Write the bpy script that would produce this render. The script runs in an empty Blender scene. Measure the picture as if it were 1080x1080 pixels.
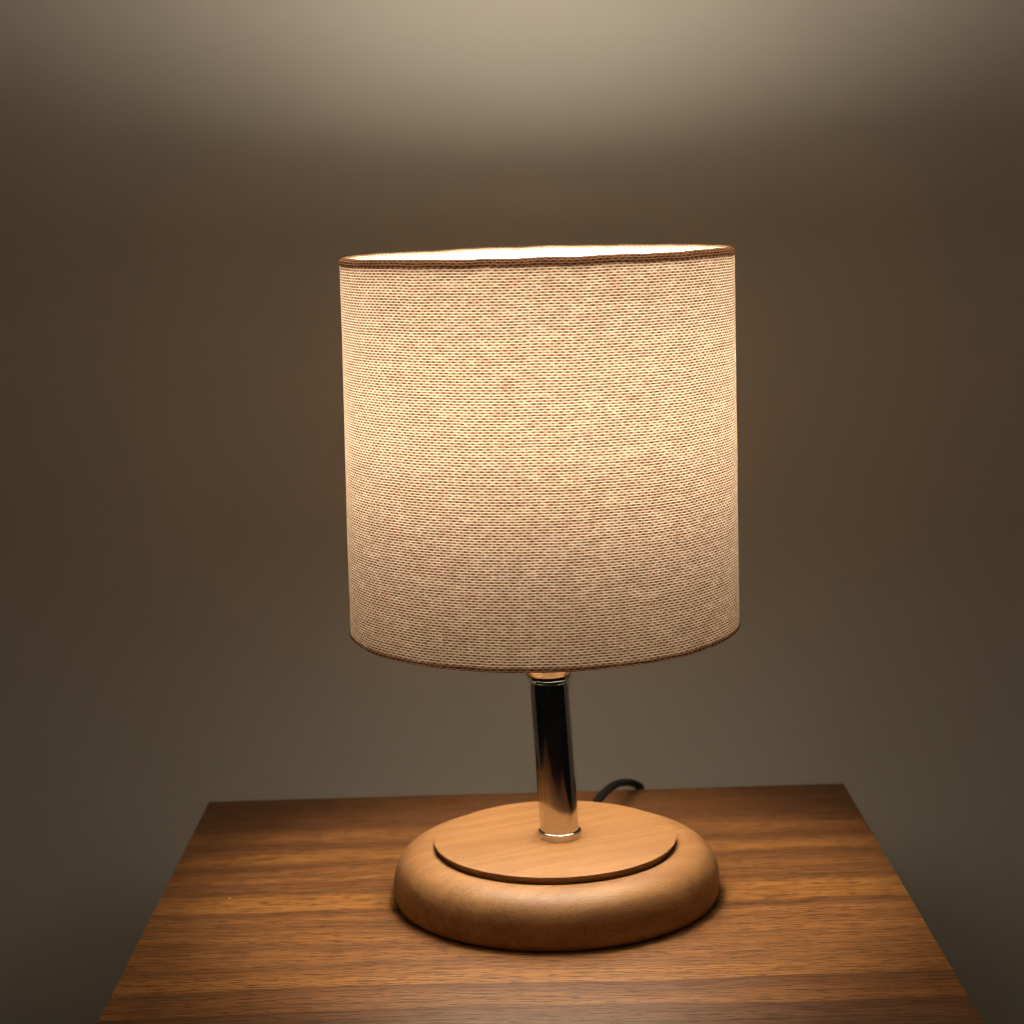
import bpy, bmesh, math, random
from mathutils import Vector, Matrix, noise as mnoise

random.seed(7)
sc = bpy.context.scene
COL = sc.collection
PI = math.pi

# ------------------------------------------------------------------ helpers
def tag(o, label=None, cat=None, kind=None):
    if label: o['label'] = label
    if cat: o['category'] = cat
    if kind: o['kind'] = kind
    return o

def empty(name, loc=(0, 0, 0), rotz=0.0):
    o = bpy.data.objects.new(name, None)
    o.empty_display_size = 0.03
    o.location = loc
    o.rotation_euler = (0, 0, rotz)
    COL.objects.link(o)
    return o

def obj(name, bm, mat, parent=None, smooth=True, angle=40):
    me = bpy.data.meshes.new(name)
    bmesh.ops.recalc_face_normals(bm, faces=bm.faces[:])
    bm.to_mesh(me); bm.free()
    for p in me.polygons: p.use_smooth = smooth
    if smooth: me.set_sharp_from_angle(angle=math.radians(angle))
    me.materials.append(mat)
    o = bpy.data.objects.new(name, me)
    COL.objects.link(o)
    if parent: o.parent = parent
    return o

def fillet(pts, radii, n=5):
    """round the corners of an open (r, z) polyline"""
    out = [Vector(pts[0])]
    for i in range(1, len(pts) - 1):
        p, a, b = Vector(pts[i]), Vector(pts[i - 1]), Vector(pts[i + 1])
        r = radii[i]
        if r <= 0:
            out.append(p); continue
        da, db = (a - p), (b - p)
        r = min(r, da.length * .48, db.length * .48)
        s, e = p + da.normalized() * r, p + db.normalized() * r
        for k in range(n + 1):
            t = k / n
            out.append(s * (1 - t) ** 2 + p * 2 * t * (1 - t) + e * t * t)
    out.append(Vector(pts[-1]))
    return out

def lathe(profile, seg=128, axis=None, wob=0.0, closed=False, uv=False):
    """profile: list of (r, z); axis: function z -> (x, y) of the turning axis"""
    bm = bmesh.new()
    uvl = bm.loops.layers.uv.new('UVMap') if uv else None
    rings = []
    for (r, z) in profile:
        cx, cy = axis(z) if axis else (0, 0)
        if r < 1e-7:
            rings.append([bm.verts.new((cx, cy, z))]); continue
        ring = []
        for k in range(seg):
            a = 2 * PI * k / seg + PI / 2
            rr, zz = r, z
            if wob:
                rr += wob * mnoise.noise((math.cos(a) * 5, math.sin(a) * 5, z * 40))
                zz += wob * mnoise.noise((math.cos(a) * 6 + 9, math.sin(a) * 6, z * 3))
            ring.append(bm.verts.new((cx + rr * math.cos(a), cy + rr * math.sin(a), zz)))
        rings.append(ring)
    n = len(rings)
    R0 = max(p[0] for p in profile)
    s = [0.0]
    for i in range(1, n):
        s.append(s[-1] + math.hypot(profile[i][0] - profile[i-1][0], profile[i][1] - profile[i-1][1]))
    for i in range(n if closed else n - 1):
        A, B = rings[i], rings[(i + 1) % n]
        for k in range(seg):
            k2 = (k + 1) % seg
            if len(A) == 1 and len(B) == 1: continue
            if len(A) == 1: f = bm.faces.new((A[0], B[k], B[k2])); continue
            if len(B) == 1: f = bm.faces.new((A[k], B[0], A[k2])); continue
            f = bm.faces.new((A[k], A[k2], B[k2], B[k]))
            if uv:
                u0, u1 = R0 * 2 * PI * k / seg, R0 * 2 * PI * (k + 1) / seg
                v0, v1 = s[i], s[(i + 1) % n] if i + 1 < n else s[i] + .001
                for lp, q in zip(f.loops, ((u0, v0), (u1, v0), (u1, v1), (u0, v1))):
                    lp[uvl].uv = q
    return bm

def box(bm, x0, x1, y0, y1, z0, z1, bevel=0.0, seg=3):
    vs = [bm.verts.new((x, y, z)) for z in (z0, z1) for (x, y) in ((x0, y0), (x1, y0), (x1, y1), (x0, y1))]
    fs = [(0, 3, 2, 1), (4, 5, 6, 7), (0, 1, 5, 4), (1, 2, 6, 5), (2, 3, 7, 6), (3, 0, 4, 7)]
    faces = [bm.faces.new([vs[i] for i in f]) for f in fs]
    if bevel:
        es = {e for f in faces for e in f.edges}
        bmesh.ops.bevel(bm, geom=list(es), offset=bevel, segments=seg, affect='EDGES', profile=.5)
    return bm

def catmull(P, n=14):
    P = [Vector(p) for p in P]
    Q = [P[0] * 2 - P[1]] + P + [P[-1] * 2 - P[-2]]
    out = []
    for i in range(1, len(Q) - 2):
        a, b, c, d = Q[i-1], Q[i], Q[i+1], Q[i+2]
        for k in range(n):
            t = k / n
            out.append(.5 * ((2*b) + (c-a)*t + (2*a-5*b+4*c-d)*t*t + (3*b-a-3*c+d)*t**3))
    out.append(P[-1])
    return out

def tube(bm, path, r, seg=14, sx=1.0):
    """round (or flattened, sx > 1) tube with capped ends"""
    rings = []
    up = Vector((0, 0, 1))
    for i, p in enumerate(path):
        t = (path[min(i+1, len(path)-1)] - path[max(i-1, 0)]).normalized()
        side = t.cross(up)
        if side.length < 1e-3: side = Vector((1, 0, 0))
        side.normalize(); nrm = side.cross(t)
        rings.append([bm.verts.new(p + side * math.cos(2*PI*k/seg) * r * sx + nrm * math.sin(2*PI*k/seg) * r) for k in range(seg)])
    for A, B in zip(rings, rings[1:]):
        for k in range(seg):
            bm.faces.new((A[k], A[(k+1) % seg], B[(k+1) % seg], B[k]))
    bm.faces.new(rings[0][::-1]); bm.faces.new(rings[-1])
    return bm

# ------------------------------------------------------------------ node helper
class NT:
    def __init__(s, name):
        s.m = bpy.data.materials.new(name); s.m.use_nodes = True
        s.t = s.m.node_tree; s.t.nodes.clear()
        s.out = s.t.nodes.new('ShaderNodeOutputMaterial')
    def n(s, kind, **kw):
        nd = s.t.nodes.new(kind)
        for k, v in kw.items(): setattr(nd, k, v)
        return nd
    def put(s, sock, v):
        if hasattr(v, 'is_output') or isinstance(v, bpy.types.NodeSocket): s.t.links.new(v, sock)
        else: sock.default_value = v
    def math(s, op, a, b=None, c=None, clamp=False):
        nd = s.n('ShaderNodeMath', operation=op, use_clamp=clamp)
        for i, v in enumerate((a, b, c)):
            if v is not None: s.put(nd.inputs[i], v)
        return nd.outputs[0]
    def mapr(s, v, a, b, c, d, smooth=False):
        nd = s.n('ShaderNodeMapRange', interpolation_type='SMOOTHSTEP' if smooth else 'LINEAR')
        for i, q in enumerate((v, a, b, c, d)): s.put(nd.inputs[i], q)
        return nd.outputs[0]
    def mix(s, f, a, b, blend='MIX'):
        nd = s.n('ShaderNodeMix', data_type='RGBA', blend_type=blend)
        s.put(nd.inputs[0], f); s.put(nd.inputs[6], a); s.put(nd.inputs[7], b)
        return nd.outputs[2]
    def scale(s, vec, xyz, off=(0, 0, 0)):
        nd = s.n('ShaderNodeMapping')
        s.put(nd.inputs['Vector'], vec)
        nd.inputs['Scale'].default_value = xyz; nd.inputs['Location'].default_value = off
        return nd.outputs[0]
    def noise(s, vec, scale=1.0, detail=2.0, rough=.5, dist=0.0, lac=2.0):
        nd = s.n('ShaderNodeTexNoise')
        s.put(nd.inputs['Vector'], vec)
        nd.inputs['Scale'].default_value = scale; nd.inputs['Detail'].default_value = detail
        nd.inputs['Roughness'].default_value = rough; nd.inputs['Distortion'].default_value = dist
        return nd.outputs['Fac']
    def ramp(s, f, stops, interp='LINEAR'):
        nd = s.n('ShaderNodeValToRGB'); s.put(nd.inputs[0], f)
        cr = nd.color_ramp; cr.interpolation = interp
        while len(cr.elements) > 1: cr.elements.remove(cr.elements[-1])
        cr.elements[0].position = stops[0][0]; cr.elements[0].color = (*stops[0][1], 1)
        for p, c in stops[1:]:
            e = cr.elements.new(p); e.color = (*c, 1)
        return nd.outputs[0]
    def sep(s, v):
        nd = s.n('ShaderNodeSeparateXYZ'); s.put(nd.inputs[0], v); return nd.outputs
    def comb(s, x, y, z=0.0):
        nd = s.n('ShaderNodeCombineXYZ')
        for i, v in enumerate((x, y, z)): s.put(nd.inputs[i], v)
        return nd.outputs[0]
    def coord(s, which='Object'): return s.n('ShaderNodeTexCoord').outputs[which]
    def bump(s, h, strength=.2, dist=.001):
        nd = s.n('ShaderNodeBump'); nd.inputs['Strength'].default_value = strength
        nd.inputs['Distance'].default_value = dist; s.put(nd.inputs['Height'], h)
        return nd.outputs[0]
    def pbsdf(s, col, rough=.5, metal=0.0, spec=.5, normal=None, **kw):
        nd = s.n('ShaderNodeBsdfPrincipled')
        s.put(nd.inputs['Base Color'], col); s.put(nd.inputs['Roughness'], rough)
        nd.inputs['Metallic'].default_value = metal; nd.inputs['Specular IOR Level'].default_value = spec
        if normal is not None: s.put(nd.inputs['Normal'], normal)
        for k, v in kw.items(): s.put(nd.inputs[k.replace('_', ' ')], v)
        return nd.outputs[0]
    def end(s, sh): s.t.links.new(sh, s.out.inputs[0]); return s.m

def c4(r, g, b): return (r, g, b, 1)

# ------------------------------------------------------------------ materials
def mat_wall():
    k = NT('painted_wall')
    P = k.coord()
    a = k.noise(P, 7, 3, .6); b = k.noise(P, 420, 2, .5)
    col = k.mix(a, c4(.56, .53, .49), c4(.60, .57, .525))
    return k.end(k.pbsdf(col, .75, spec=.25, normal=k.bump(b, .12, .0006)))

def mat_veneer():
    k = NT('walnut_veneer')
    P = k.coord()
    x, y, z = k.sep(P)
    # the bands wander a little along the grain, as in rotary-cut walnut
    w = k.math('MULTIPLY', k.math('SUBTRACT', k.noise(k.scale(P, (4.2, 11, 11)), 1, 2, .5), .5), .020)
    w2 = k.math('MULTIPLY', k.math('SUBTRACT', k.noise(k.scale(P, (11, 60, 60), (3, 1, 0)), 1, 2, .55), .5), .0075)
    yy = k.math('ADD', k.math('ADD', y, w), w2)
    v = k.mapr(yy, -.17, .14, 0, 1)
    def q(m): return (m + .17) / .31
    D, M, L, O, G = (.125, .048, .0150), (.190, .076, .0225), (.250, .105, .0305), (.292, .124, .0305), (.155, .069, .031)
    stops = [(-.165, M), (-.150, G), (-.122, G), (-.113, D), (-.1115, L), (-.100, M), (-.091, D), (-.0895, O), (-.080, O), (-.072, M),  # grey front bands: shade outside the lamp's light pool, painted into the veneer
             (-.058, L), (-.050, M), (-.040, L), (-.030, M), (-.022, L), (-.014, D), (-.011, O), (.004, O), (.010, D), (.0175, M),
             (.021, D), (.0245, L), (.034, M), (.044, D), (.050, O), (.058, L), (.064, D), (.074, M), (.080, L), (.084, M), (.096, D), (.139, D)]  # dark rear bands: dimness beyond the light pool, also put into the colour
    stops = stops[:32]
    band = k.ramp(v, [(q(m), c) for m, c in stops])
    # growth streaks and fine fibres along x
    s1 = k.noise(k.scale(k.comb(x, yy, z), (5, 230, 30)), 1, 4, .62)
    s2 = k.noise(k.scale(k.comb(x, yy, z), (52, 640, 60), (1, 2, 0)), 1, 3, .6)
    s3 = k.noise(k.scale(P, (150, 1150, 90)), 1, 2, .5)
    col = k.mix(k.mapr(s1, .45, .72, 0, .6), band, c4(.065, .025, .0095))
    col = k.mix(k.mapr(s1, .50, .28, 0, .32), col, c4(.25, .112, .040))
    col = k.mix(k.mapr(s2, .50, .64, 0, .62), col, c4(.055, .021, .009))
    col = k.mix(k.mapr(s3, .53, .66, 0, .7), col, c4(.038, .015, .007))
    # dust specks lying on the top
    vo = k.n('ShaderNodeTexVoronoi'); k.put(vo.inputs['Vector'], P); vo.inputs['Scale'].default_value = 46
    sp = k.sep(vo.outputs['Color'])[0]
    r = k.mapr(sp, .80, 1.0, 0, .028)
    dust = k.math('LESS_THAN', vo.outputs['Distance'], r)
    dust = k.math('MULTIPLY', dust, k.math('GREATER_THAN', sp, .85))
    col = k.mix(k.math('MULTIPLY', dust, .85), col, c4(.55, .46, .36))
    rough = k.mapr(s2, .3, .7, .50, .64)
    return k.end(k.pbsdf(col, rough, spec=.22, normal=k.bump(k.math('ADD', s2, k.math('MULTIPLY', s3, .6)), .10, .0004)))

def mat_plain(name, col, rough, spec=.5, metal=0.0):
    k = NT(name)
    n = k.noise(k.coord(), 300, 2, .5)
    return k.end(k.pbsdf(k.mix(n, c4(*[q * .93 for q in col]), c4(*[min(1, q * 1.05) for q in col])), rough, metal, spec))

def mat_beech():
    k = NT('beech_wood')
    mp = k.n('ShaderNodeMapping'); k.put(mp.inputs['Vector'], k.coord())
    mp.inputs['Rotation'].default_value = (0, 0, math.radians(-28))
    P = mp.outputs[0]
    w = k.noise(k.scale(P, (9, 24, 24)), 1, 2, .5)
    x, y, z = k.sep(P)
    yw = k.math('ADD', y, k.math('MULTIPLY', k.math('SUBTRACT', w, .5), .022))
    Q = k.comb(x, yw, z)
    g = k.noise(k.scale(Q, (9, 150, 150)), 1, 4, .6)                 # growth lines
    f = k.noise(k.scale(Q, (170, 1500, 1500)), 1, 2, .5)             # short ray flecks
    h = k.noise(k.scale(Q, (260, 2300, 900), (5, 0, 0)), 1, 2, .5)
    col = k.mix(k.mapr(g, .38, .62, 0, 1), c4(.335, .168, .064), c4(.235, .108, .038))
    col = k.mix(k.mapr(f, .56, .70, 0, .65), col, c4(.25, .112, .042))
    col = k.mix(k.mapr(h, .58, .70, 0, .75), col, c4(.18, .075, .028))
    col = k.mix(k.mapr(f, .42, .25, 0, .35), col, c4(.47, .265, .118))
    # broad soft figure and, on the turned flank, short upright checks in the end grain
    b = k.noise(k.scale(Q, (14, 46, 60), (2, 7, 0)), 1, 3, .55)
    col = k.mix(k.mapr(b, .44, .70, 0, .55), col, c4(.215, .098, .036))
    ck = k.noise(k.scale(k.coord(), (640, 640, 90), (4, 4, 1)), 1, 1, .4)
    flank = k.mapr(k.sep(k.coord('Normal'))[2], .92, .45, 0, 1)
    col = k.mix(k.math('MULTIPLY', k.mapr(ck, .66, .76, 0, .75), flank), col, c4(.17, .07, .026))
    hgt = k.math('SUBTRACT', k.math('MULTIPLY', g, .3), k.math('ADD', k.mapr(h, .58, .74, 0, .8), k.mapr(f, .57, .74, 0, .5)))
    return k.end(k.pbsdf(col, .47, spec=.38, normal=k.bump(hgt, .22, .0004)))

def weave(k, depth=1.0):
    """plain basket weave laid out in the cloth's own (metre) UVs: returns uv, row tone, dash tone, slub noises"""
    uv = k.coord('UV')
    u, v, _ = k.sep(uv)
    wob = k.math('MULTIPLY', k.math('SUBTRACT', k.noise(k.scale(uv, (60, 30, 1)), 1, 2, .5), .5), .0004)
    wob2 = k.math('MULTIPLY', k.math('SUBTRACT', k.noise(k.scale(uv, (380, 900, 1)), 1, 2, .5), .5), .0013)
    V = k.math('DIVIDE', k.math('ADD', v, wob), .00098)
    U = k.math('DIVIDE', k.math('ADD', u, k.math('MULTIPLY', wob2, 1.5)), .00272)
    row = k.math('FLOOR', V)
    par = k.math('MULTIPLY', k.math('FLOORED_MODULO', row, 2.0), .5)
    fr = k.math('SUBTRACT', V, row)
    g = k.math('SUBTRACT', .5, k.math('MULTIPLY', k.math('COSINE', k.math('MULTIPLY', fr, 2 * PI)), .5))
    fu = k.math('COSINE', k.math('MULTIPLY', k.math('ADD', U, par), 2 * PI))
    dash = k.math('MULTIPLY', k.math('POWER', g, .8), k.mapr(fu, -.60, .70, 0, 1, True))
    # thread to thread variation: long thin slubs along the weft, weaker ones along the warp
    sl = k.noise(k.comb(k.math('MULTIPLY', u, 120), k.math('MULTIPLY', row, 17.31), 0.0), 1, 2, .6)
    sl2 = k.noise(k.comb(k.math('MULTIPLY', u, 210), k.math('MULTIPLY', k.math('FLOOR', k.math('MULTIPLY', V, .5)), 3.7), 4.0), 1, 2, .6)
    sl3 = k.noise(k.comb(k.math('MULTIPLY', u, 330), k.math('MULTIPLY', row, 9.7), 8.0), 1, 1, .5)
    cloud = k.noise(k.scale(uv, (130, 260, 1)), 1, 3, .6)
    wn = k.n('ShaderNodeTexWhiteNoise', noise_dimensions='2D')
    k.put(wn.inputs['Vector'], k.comb(k.math('ROUND', k.math('ADD', U, par)), row))
    rn = k.n('ShaderNodeTexWhiteNoise', noise_dimensions='1D'); k.put(rn.inputs['W'], row)
    dash = k.math('MULTIPLY', dash, k.mapr(wn.outputs['Value'], 0, 1, .78, 1.0))
    pin = k.math('COSINE', k.math('MULTIPLY', k.math('ADD', U, .25), 4 * PI))      # light pinholes between the crossings
    return uv, g, dash, sl, sl2, sl3, cloud, wn.outputs['Value'], rn.outputs['Value'], pin

def mat_cloth(name, translucency, tone=1.0):
    k = NT(name)
    uv, g, dash, sl, sl2, sl3, cloud, wn, rn, pin = weave(k)
    open_c = k.mix(k.mapr(sl2, .35, .65, 0, 1), c4(1.0, .95, .80), c4(1.0, .91, .84))
    open_c = k.mix(k.mapr(sl3, .55, .35, 0, .6), open_c, c4(.62, .47, .33))
    open_c = k.mix(k.mapr(pin, -.6, .8, .42, 0, True), open_c, c4(.53, .42, .30))
    yarn = k.mix(k.mapr(sl2, .38, .62, 0, 1), c4(.33, .25, .165), c4(.39, .225, .175))
    yarn = k.mix(k.mapr(sl, .52, .70, 0, .6), yarn, c4(.84, .67, .50))
    yarn = k.mix(k.mapr(sl, .50, .36, 0, .6), yarn, c4(.34, .16, .095))
    yarn = k.mix(k.mapr(sl3, .55, .70, 0, .5), yarn, c4(.86, .70, .54))
    knot = k.mix(k.mapr(sl2, .40, .60, 0, 1), c4(.042, .023, .008), c4(.075, .024, .012))
    knot = k.mix(k.mapr(sl3, .52, .70, 0, .7), knot, c4(.24, .15, .085))
    knot = k.mix(k.mapr(wn, .70, 1.0, 0, .8), knot, c4(.20, .065, .030))
    yarn = k.mix(k.mapr(rn, .55, 1.0, 0, .5), yarn, c4(.60, .42, .27))
    yarn = k.mix(k.mapr(rn, .30, .0, 0, .4), yarn, c4(.30, .15, .10))
    tr = k.mix(k.mapr(g, .14, .50, 0, 1, True), open_c, yarn)
    tr = k.mix(k.math('MULTIPLY', dash, .97), tr, knot)
    tr = k.mix(1.0, tr, k.ramp(cloud, [(.28, (.80, .77, .75)), (.5, (.93, .93, .93)), (.72, (1.0, 1.0, 1.0))]), 'MULTIPLY')
    re = k.mix(dash, c4(.54 * tone, .42 * tone, .34 * tone), c4(.15 * tone, .09 * tone, .065 * tone))
    re = k.mix(k.mapr(sl, .55, .75, 0, .6), re, c4(.58 * tone, .48 * tone, .40 * tone))
    nrm = k.bump(k.math('SUBTRACT', k.math('MULTIPLY', g, -.5), dash), .35, .0004)
    df = k.n('ShaderNodeBsdfDiffuse'); k.put(df.inputs[0], re); k.put(df.inputs['Normal'], nrm)
    if translucency <= 0: return k.end(df.outputs[0])
    tl = k.n('ShaderNodeBsdfTranslucent'); k.put(tl.inputs[0], tr)
    ms = k.n('ShaderNodeMixShader'); ms.inputs[0].default_value = translucency
    k.t.links.new(df.outputs[0], ms.inputs[1]); k.t.links.new(tl.outputs[0], ms.inputs[2])
    return k.end(ms.outputs[0])

def mat_liner():
    k = NT('white_shade_liner')
    n = k.noise(k.scale(k.coord('UV'), (900, 900, 1)), 1, 2, .5)
    col = k.mix(n, c4(.86, .84, .80), c4(.90, .88, .85))
    df = k.n('ShaderNodeBsdfDiffuse'); k.put(df.inputs[0], col)
    tl = k.n('ShaderNodeBsdfTranslucent'); k.put(tl.inputs[0], c4(.92, .88, .83))
    ms = k.n('ShaderNodeMixShader'); ms.inputs[0].default_value = LINER_T
    k.t.links.new(df.outputs[0], ms.inputs[1]); k.t.links.new(tl.outputs[0], ms.inputs[2])
    return k.end(ms.outputs[0])

def mat_chrome():
    k = NT('polished_chrome')
    n = k.noise(k.scale(k.coord(), (300, 300, 60)), 1, 3, .6)
    return k.end(k.pbsdf(c4(.68, .66, .63), k.mapr(n, .35, .8, .07, .15), 1.0, normal=k.bump(n, .02, .0002)))

def mat_emit(name, col, strength):
    k = NT(name)
    e = k.n('ShaderNodeEmission'); e.inputs[0].default_value = c4(*col); e.inputs[1].default_value = strength
    return k.end(e.outputs[0])

LINER_T = .168
BULB = 104.0
M_wall = mat_wall(); M_veneer = mat_veneer(); M_beech = mat_beech()
M_cloth = mat_cloth('woven_linen', .62)
M_hem = mat_cloth('doubled_linen', .66, 1.5)
M_liner = mat_liner(); M_chrome = mat_chrome()
M_bulb = mat_emit('lit_bulb_glass', (1.0, .88, .69), BULB)
M_white = mat_plain('white_plastic', (.75, .73, .69), .4)
M_black = mat_plain('black_rubber', (.003, .003, .003), .65, .2)
M_dark = mat_plain('dark_felt', (.02, .016, .013), .9, .1)
M_wire = mat_plain('white_painted_wire', (.7, .68, .64), .45)
M_edge = mat_plain('edge_banding', (.25, .115, .045), .5, .3)
M_carc = mat_plain('brown_laminate', (.16, .07, .028), .5, .3)

# ------------------------------------------------------------------ wall
bm = bmesh.new(); box(bm, -2.2, 2.2, .235, .335, -.75, 2.0)
w = obj('wall', bm, M_wall, smooth=False); tag(w, kind='structure')

# ------------------------------------------------------------------ nightstand
ns = empty('nightstand', (0, 0, 0), .0159)
tag(ns, 'brown walnut nightstand top with horizontal wood grain under the glowing lamp', 'nightstand')
X0, X1, Y0, Y1 = -.1598, .13807, -.158, .138
bm = bmesh.new(); box(bm, X0, X1, Y0, Y1, -.018, 0, .0008, 2)
obj('tabletop', bm, M_veneer, ns, angle=30)
bm = bmesh.new(); box(bm, X0 + .006, X1 - .006, Y0 + .008, Y1 - .004, -.52, -.018)
obj('cabinet', bm, M_carc, ns, smooth=False)

# ------------------------------------------------------------------ lamp
lamp = empty('table_lamp', (0, 0, 0))
tag(lamp, 'lit table lamp with woven beige drum shade, chrome stem and round beech base', 'lamp')

# turned base: rounded lower ring, raised disc on top of it
prof = [(0, .0006), (.0630, .0006), (.0638, .0010), (.0643, .0028), (.0646, .0055), (.0645, .0082), (.0641, .0108), (.0633, .0134),
        (.0621, .0156), (.0604, .0175), (.0582, .0190), (.0556, .0200), (.0527, .0206), (.0500, .0208), (.0484, .0207), (.0477, .0202), (.0464, .0201), (0, .0201)]
base = obj('base', lathe(prof, 192), M_beech, lamp, angle=50)
dp = fillet([(0, .0202), (.0466, .0202), (.0470, .0215), (.0479, .0228), (.0479, .0235), (0, .02352)], [0, .0001, .0005, .0003, .0004, 0], 4)
obj('base_disc', lathe([tuple(p) for p in dp], 192), M_beech, base, angle=50)
obj('foot_pad', lathe([(0, .0001), (.0610, .0001), (.0613, .0003), (.0613, .0006), (0, .0006)], 128), M_dark, base)

# leaning chrome stem
def stem_axis(z): return (.0019 - .0445 * (z - .0235), 0.0)
pole = obj('pole', lathe([(0, .0236), (.0077, .0236), (.0077, .0867), (0, .0867)], 96, stem_axis), M_chrome, lamp, angle=22)
cp = fillet([(.0079, .0236), (.0084, .0236), (.0086, .0264), (.0080, .0268), (.0079, .0236)], [0, .0002, .0005, .0003, 0], 4)
obj('collar', lathe([tuple(p) for p in cp], 96, stem_axis), M_chrome, pole, angle=22)
# nut and flange where the stem meets the lamp holder
obj('stem_ring', lathe([(0, .0868), (.0068, .0868), (.0068, .0880), (0, .0880)], 96, stem_axis), M_chrome, pole, angle=22)
obj('flange', lathe([(0, .0882), (.0080, .0882), (.0087, .0886), (.0087, .0898), (.0120, .0930), (0, .0930)], 96, stem_axis), M_chrome, pole, angle=22)
sk = [(0, .0932), (.0120, .0932), (.0150, .0960), (.0165, .1000), (.0165, .1400), (.0155, .1440), (.0140, .1450), (0, .1450)]
sock = obj('socket', lathe(sk, 96, stem_axis), M_white, lamp)

# opal bulb: white screw collar below, glowing pear-shaped glass above
bx, by = stem_axis(.13)
def bulb_axis(z): return (bx, by)
BZ, BR = .2075, .0310
hp = [(.0128, .1450), (.0135, .1500), (.0154, .1590), (.0180, .1690), (.0208, .1770), (.0214, .1790)]
bulb = obj('bulb', lathe([(0, .1450)] + hp + [(0, .1790)], 96, bulb_axis), M_white, lamp)
glass = [(.0206, .1792), (.0236, .1840), (.0268, .1900), (.0296, .1970)]
a0 = math.asin((.2010 - BZ) / BR)
glass += [(BR * math.cos(a0 + (PI/2 - a0) * i / 18), BZ + BR * math.sin(a0 + (PI/2 - a0) * i / 18)) for i in range(18)] + [(0, BZ + BR)]
obj('glass_globe', lathe([(0, .1792)] + glass, 96, bulb_axis), M_bulb, bulb)

# drum shade: cloth outside, white liner inside, rolled hems
ZB, ZT = .1092, .2528
RB, RT = .0756, .0744
def shade_axis(z): return (-.0016 + .0055 * (z - .18), 0.0)
def rad(z, d=0.0): return RB + (RT - RB) * (z - ZB) / (ZT - ZB) + d
N = 40
zs = [ZB + .0010 + (ZT - ZB - .0024) * i / N for i in range(N + 1)]
shade = obj('lamp_shade', lathe([(rad(z), z) for z in zs], 256, shade_axis, wob=.00022, uv=True), M_cloth, lamp, angle=80)
obj('liner', lathe([(rad(z, -.0009), z) for z in zs], 192, shade_axis, wob=.00012, uv=True), M_liner, shade, angle=80)
def hem(zc, out, cw, ch, inn, sgn, wob):
    """folded cloth edge: flush flap outside, rolling inward over the rim wire, flap inside"""
    t = .0006
    def path(d):                                   # the fold's outline, offset outward by d
        L = [(rad(zc - sgn * out) + .0001 + d, zc - sgn * out)]
        for i in range(0, 10):
            a = PI * i / 9
            L.append((rad(zc) + .0001 - cw + (cw + d) * math.cos(a), zc - sgn * ch + sgn * (ch + d) * math.sin(a)))
        L.append((rad(zc) + .0001 - 2 * cw - d + .0006, zc - sgn * inn))
        return L
    a, b = path(t * .4), path(-t * .6)
    return lathe(a + b[::-1], 256, shade_axis, wob=wob, closed=True, uv=True)
obj('hem', hem(ZT + .0008, .0025, .0021, .0018, .0045, 1, .00045), M_hem, shade, angle=80)
obj('hem', hem(ZB - .0003, .0014, .0011, .0009, .0016, -1, .00022), M_hem, shade, angle=80)
th = math.radians(.52)                              # the drum sits a touch askew, tipped towards the front
shade.rotation_euler.x = th
shade.location = Vector((0, 0, .18)) - Matrix.Rotation(th, 3, 'X') @ Vector((0, 0, .18))
# wire carrier holding the shade to the lamp holder
bm = bmesh.new()
sx, sy = stem_axis(.120)
ring = [Vector((sx + .0172 * math.cos(2*PI*i/48), sy + .0172 * math.sin(2*PI*i/48), .120)) for i in range(49)]
tube(bm, ring, .0008, 8)
for a in (90, 210, 330):
    ca, sa = math.cos(math.radians(a)), math.sin(math.radians(a))
    ex, ey = shade_axis(.112)
    tube(bm, [Vector((sx + .0172 * ca, sy + .0172 * sa, .120)), Vector((ex + .045 * ca, ey + .045 * sa, .117)), Vector((ex + .0742 * ca, ey + .0742 * sa, .1125))], .0007, 8)
obj('wire_carrier', bm, M_wire, shade)

# mains cord leaving the back of the base, arching over the rear edge
bm = bmesh.new()
path = catmull([(.0125, .058, .0070), (.0160, .068, .0115), (.0205, .083, .0140), (.0275, .104, .0128), (.0340, .124, .0078),
                (.0385, .137, .0026), (.0405, .1445, -.0016), (.0410, .1490, -.0100), (.0405, .1510, -.04), (.041, .1515, -.12), (.042, .152, -.30), (.043, .152, -.50)], 12)
tube(bm, path, .0017, 14, 1.25)
obj('cord', bm, M_black, lamp)

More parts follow.
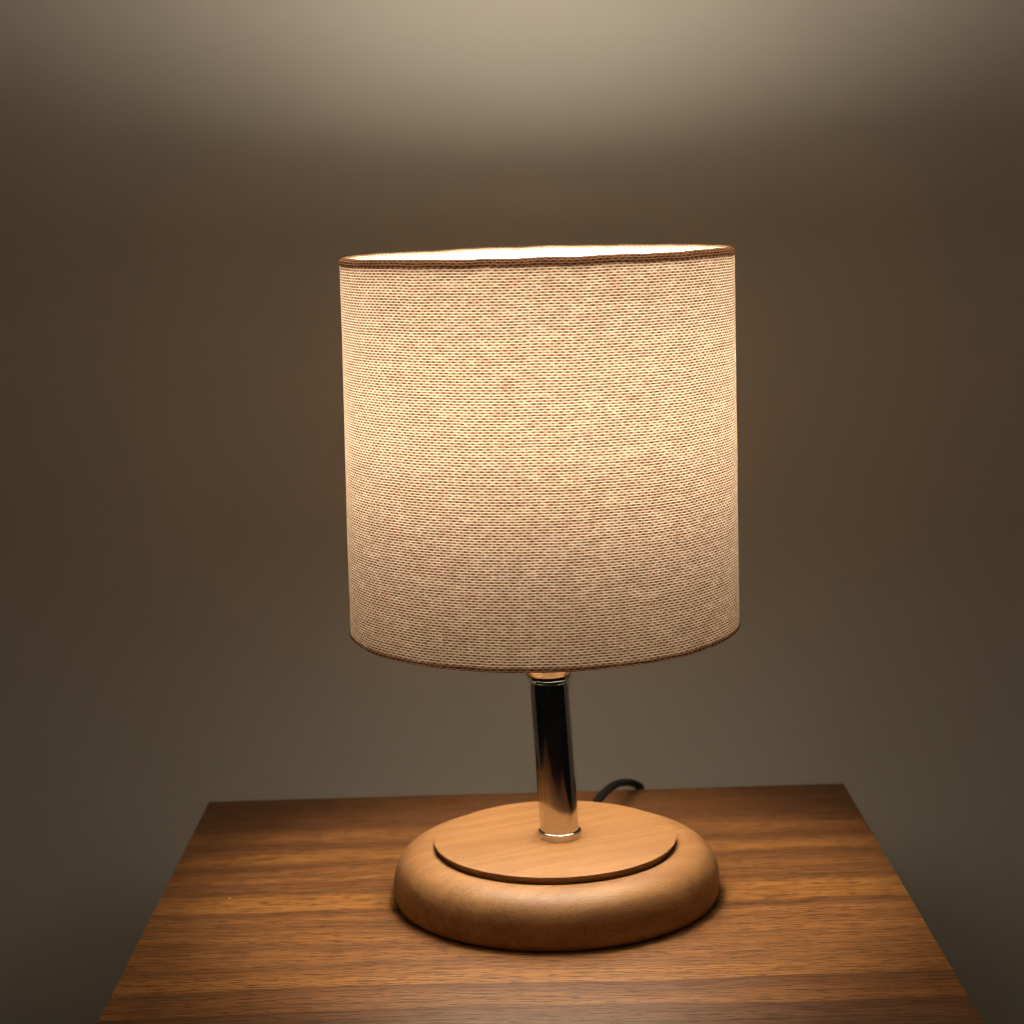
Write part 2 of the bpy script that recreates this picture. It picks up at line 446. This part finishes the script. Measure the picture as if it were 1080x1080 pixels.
# ------------------------------------------------------------------ world: what little light the dark room sends back
wd = bpy.data.worlds.new('World'); sc.world = wd; wd.use_nodes = True
nt = wd.node_tree; bg = nt.nodes['Background']
tc = nt.nodes.new('ShaderNodeTexCoord'); sp = nt.nodes.new('ShaderNodeSeparateXYZ')
cr = nt.nodes.new('ShaderNodeValToRGB')
nt.links.new(tc.outputs['Generated'], sp.inputs[0])
mr = nt.nodes.new('ShaderNodeMapRange'); mr.inputs[1].default_value = -1
nt.links.new(sp.outputs[2], mr.inputs[0]); nt.links.new(mr.outputs[0], cr.inputs[0])
cr.color_ramp.elements[0].position = .58; cr.color_ramp.elements[0].color = (.010, .010, .009, 1)
cr.color_ramp.elements[1].position = .94; cr.color_ramp.elements[1].color = (1, .82, .56, 1)
nt.links.new(cr.outputs[0], bg.inputs[0])
bg.inputs[1].default_value = .27

# ------------------------------------------------------------------ camera
D, H, yaw, pitch, roll, F = .7428, .2685, -.01803, .15265, -.02937, 2050.5
fw = Vector((math.sin(yaw) * math.cos(pitch), math.cos(yaw) * math.cos(pitch), -math.sin(pitch)))
rt = Vector((math.cos(yaw), -math.sin(yaw), 0)); up = rt.cross(fw)
r2 = rt * math.cos(roll) + up * math.sin(roll); u2 = up * math.cos(roll) - rt * math.sin(roll)
cd = bpy.data.cameras.new('Camera'); cam = bpy.data.objects.new('Camera', cd); COL.objects.link(cam)
cam.matrix_world = Matrix(((r2.x, u2.x, -fw.x, 0), (r2.y, u2.y, -fw.y, -D), (r2.z, u2.z, -fw.z, H), (0, 0, 0, 1)))
cd.sensor_width = 36; cd.lens = 36 * F / 1080
cd.clip_start = .02; cd.clip_end = 50
cd.dof.use_dof = True; cd.dof.focus_distance = .68; cd.dof.aperture_fstop = 16
sc.camera = cam

# ------------------------------------------------------------------ render settings
sc.render.engine = 'CYCLES'
cy = sc.cycles
cy.max_bounces = 16; cy.diffuse_bounces = 10; cy.glossy_bounces = 6; cy.transmission_bounces = 10
cy.caustics_reflective = True; cy.sample_clamp_indirect = 6.0; cy.blur_glossy = .3
cy.use_adaptive_sampling = False
cy.pixel_filter_type = 'BLACKMAN_HARRIS'; cy.filter_width = 0.9
cy.use_denoising = True
try:
    cy.denoiser = 'OPENIMAGEDENOISE'; cy.denoising_input_passes = 'RGB_ALBEDO_NORMAL'; cy.denoising_prefilter = 'ACCURATE'
except Exception: pass
sc.view_settings.view_transform = 'Standard'; sc.view_settings.look = 'None'
sc.view_settings.gamma = 1.0; sc.view_settings.use_curve_mapping = False
sc.view_settings.exposure = 0.0
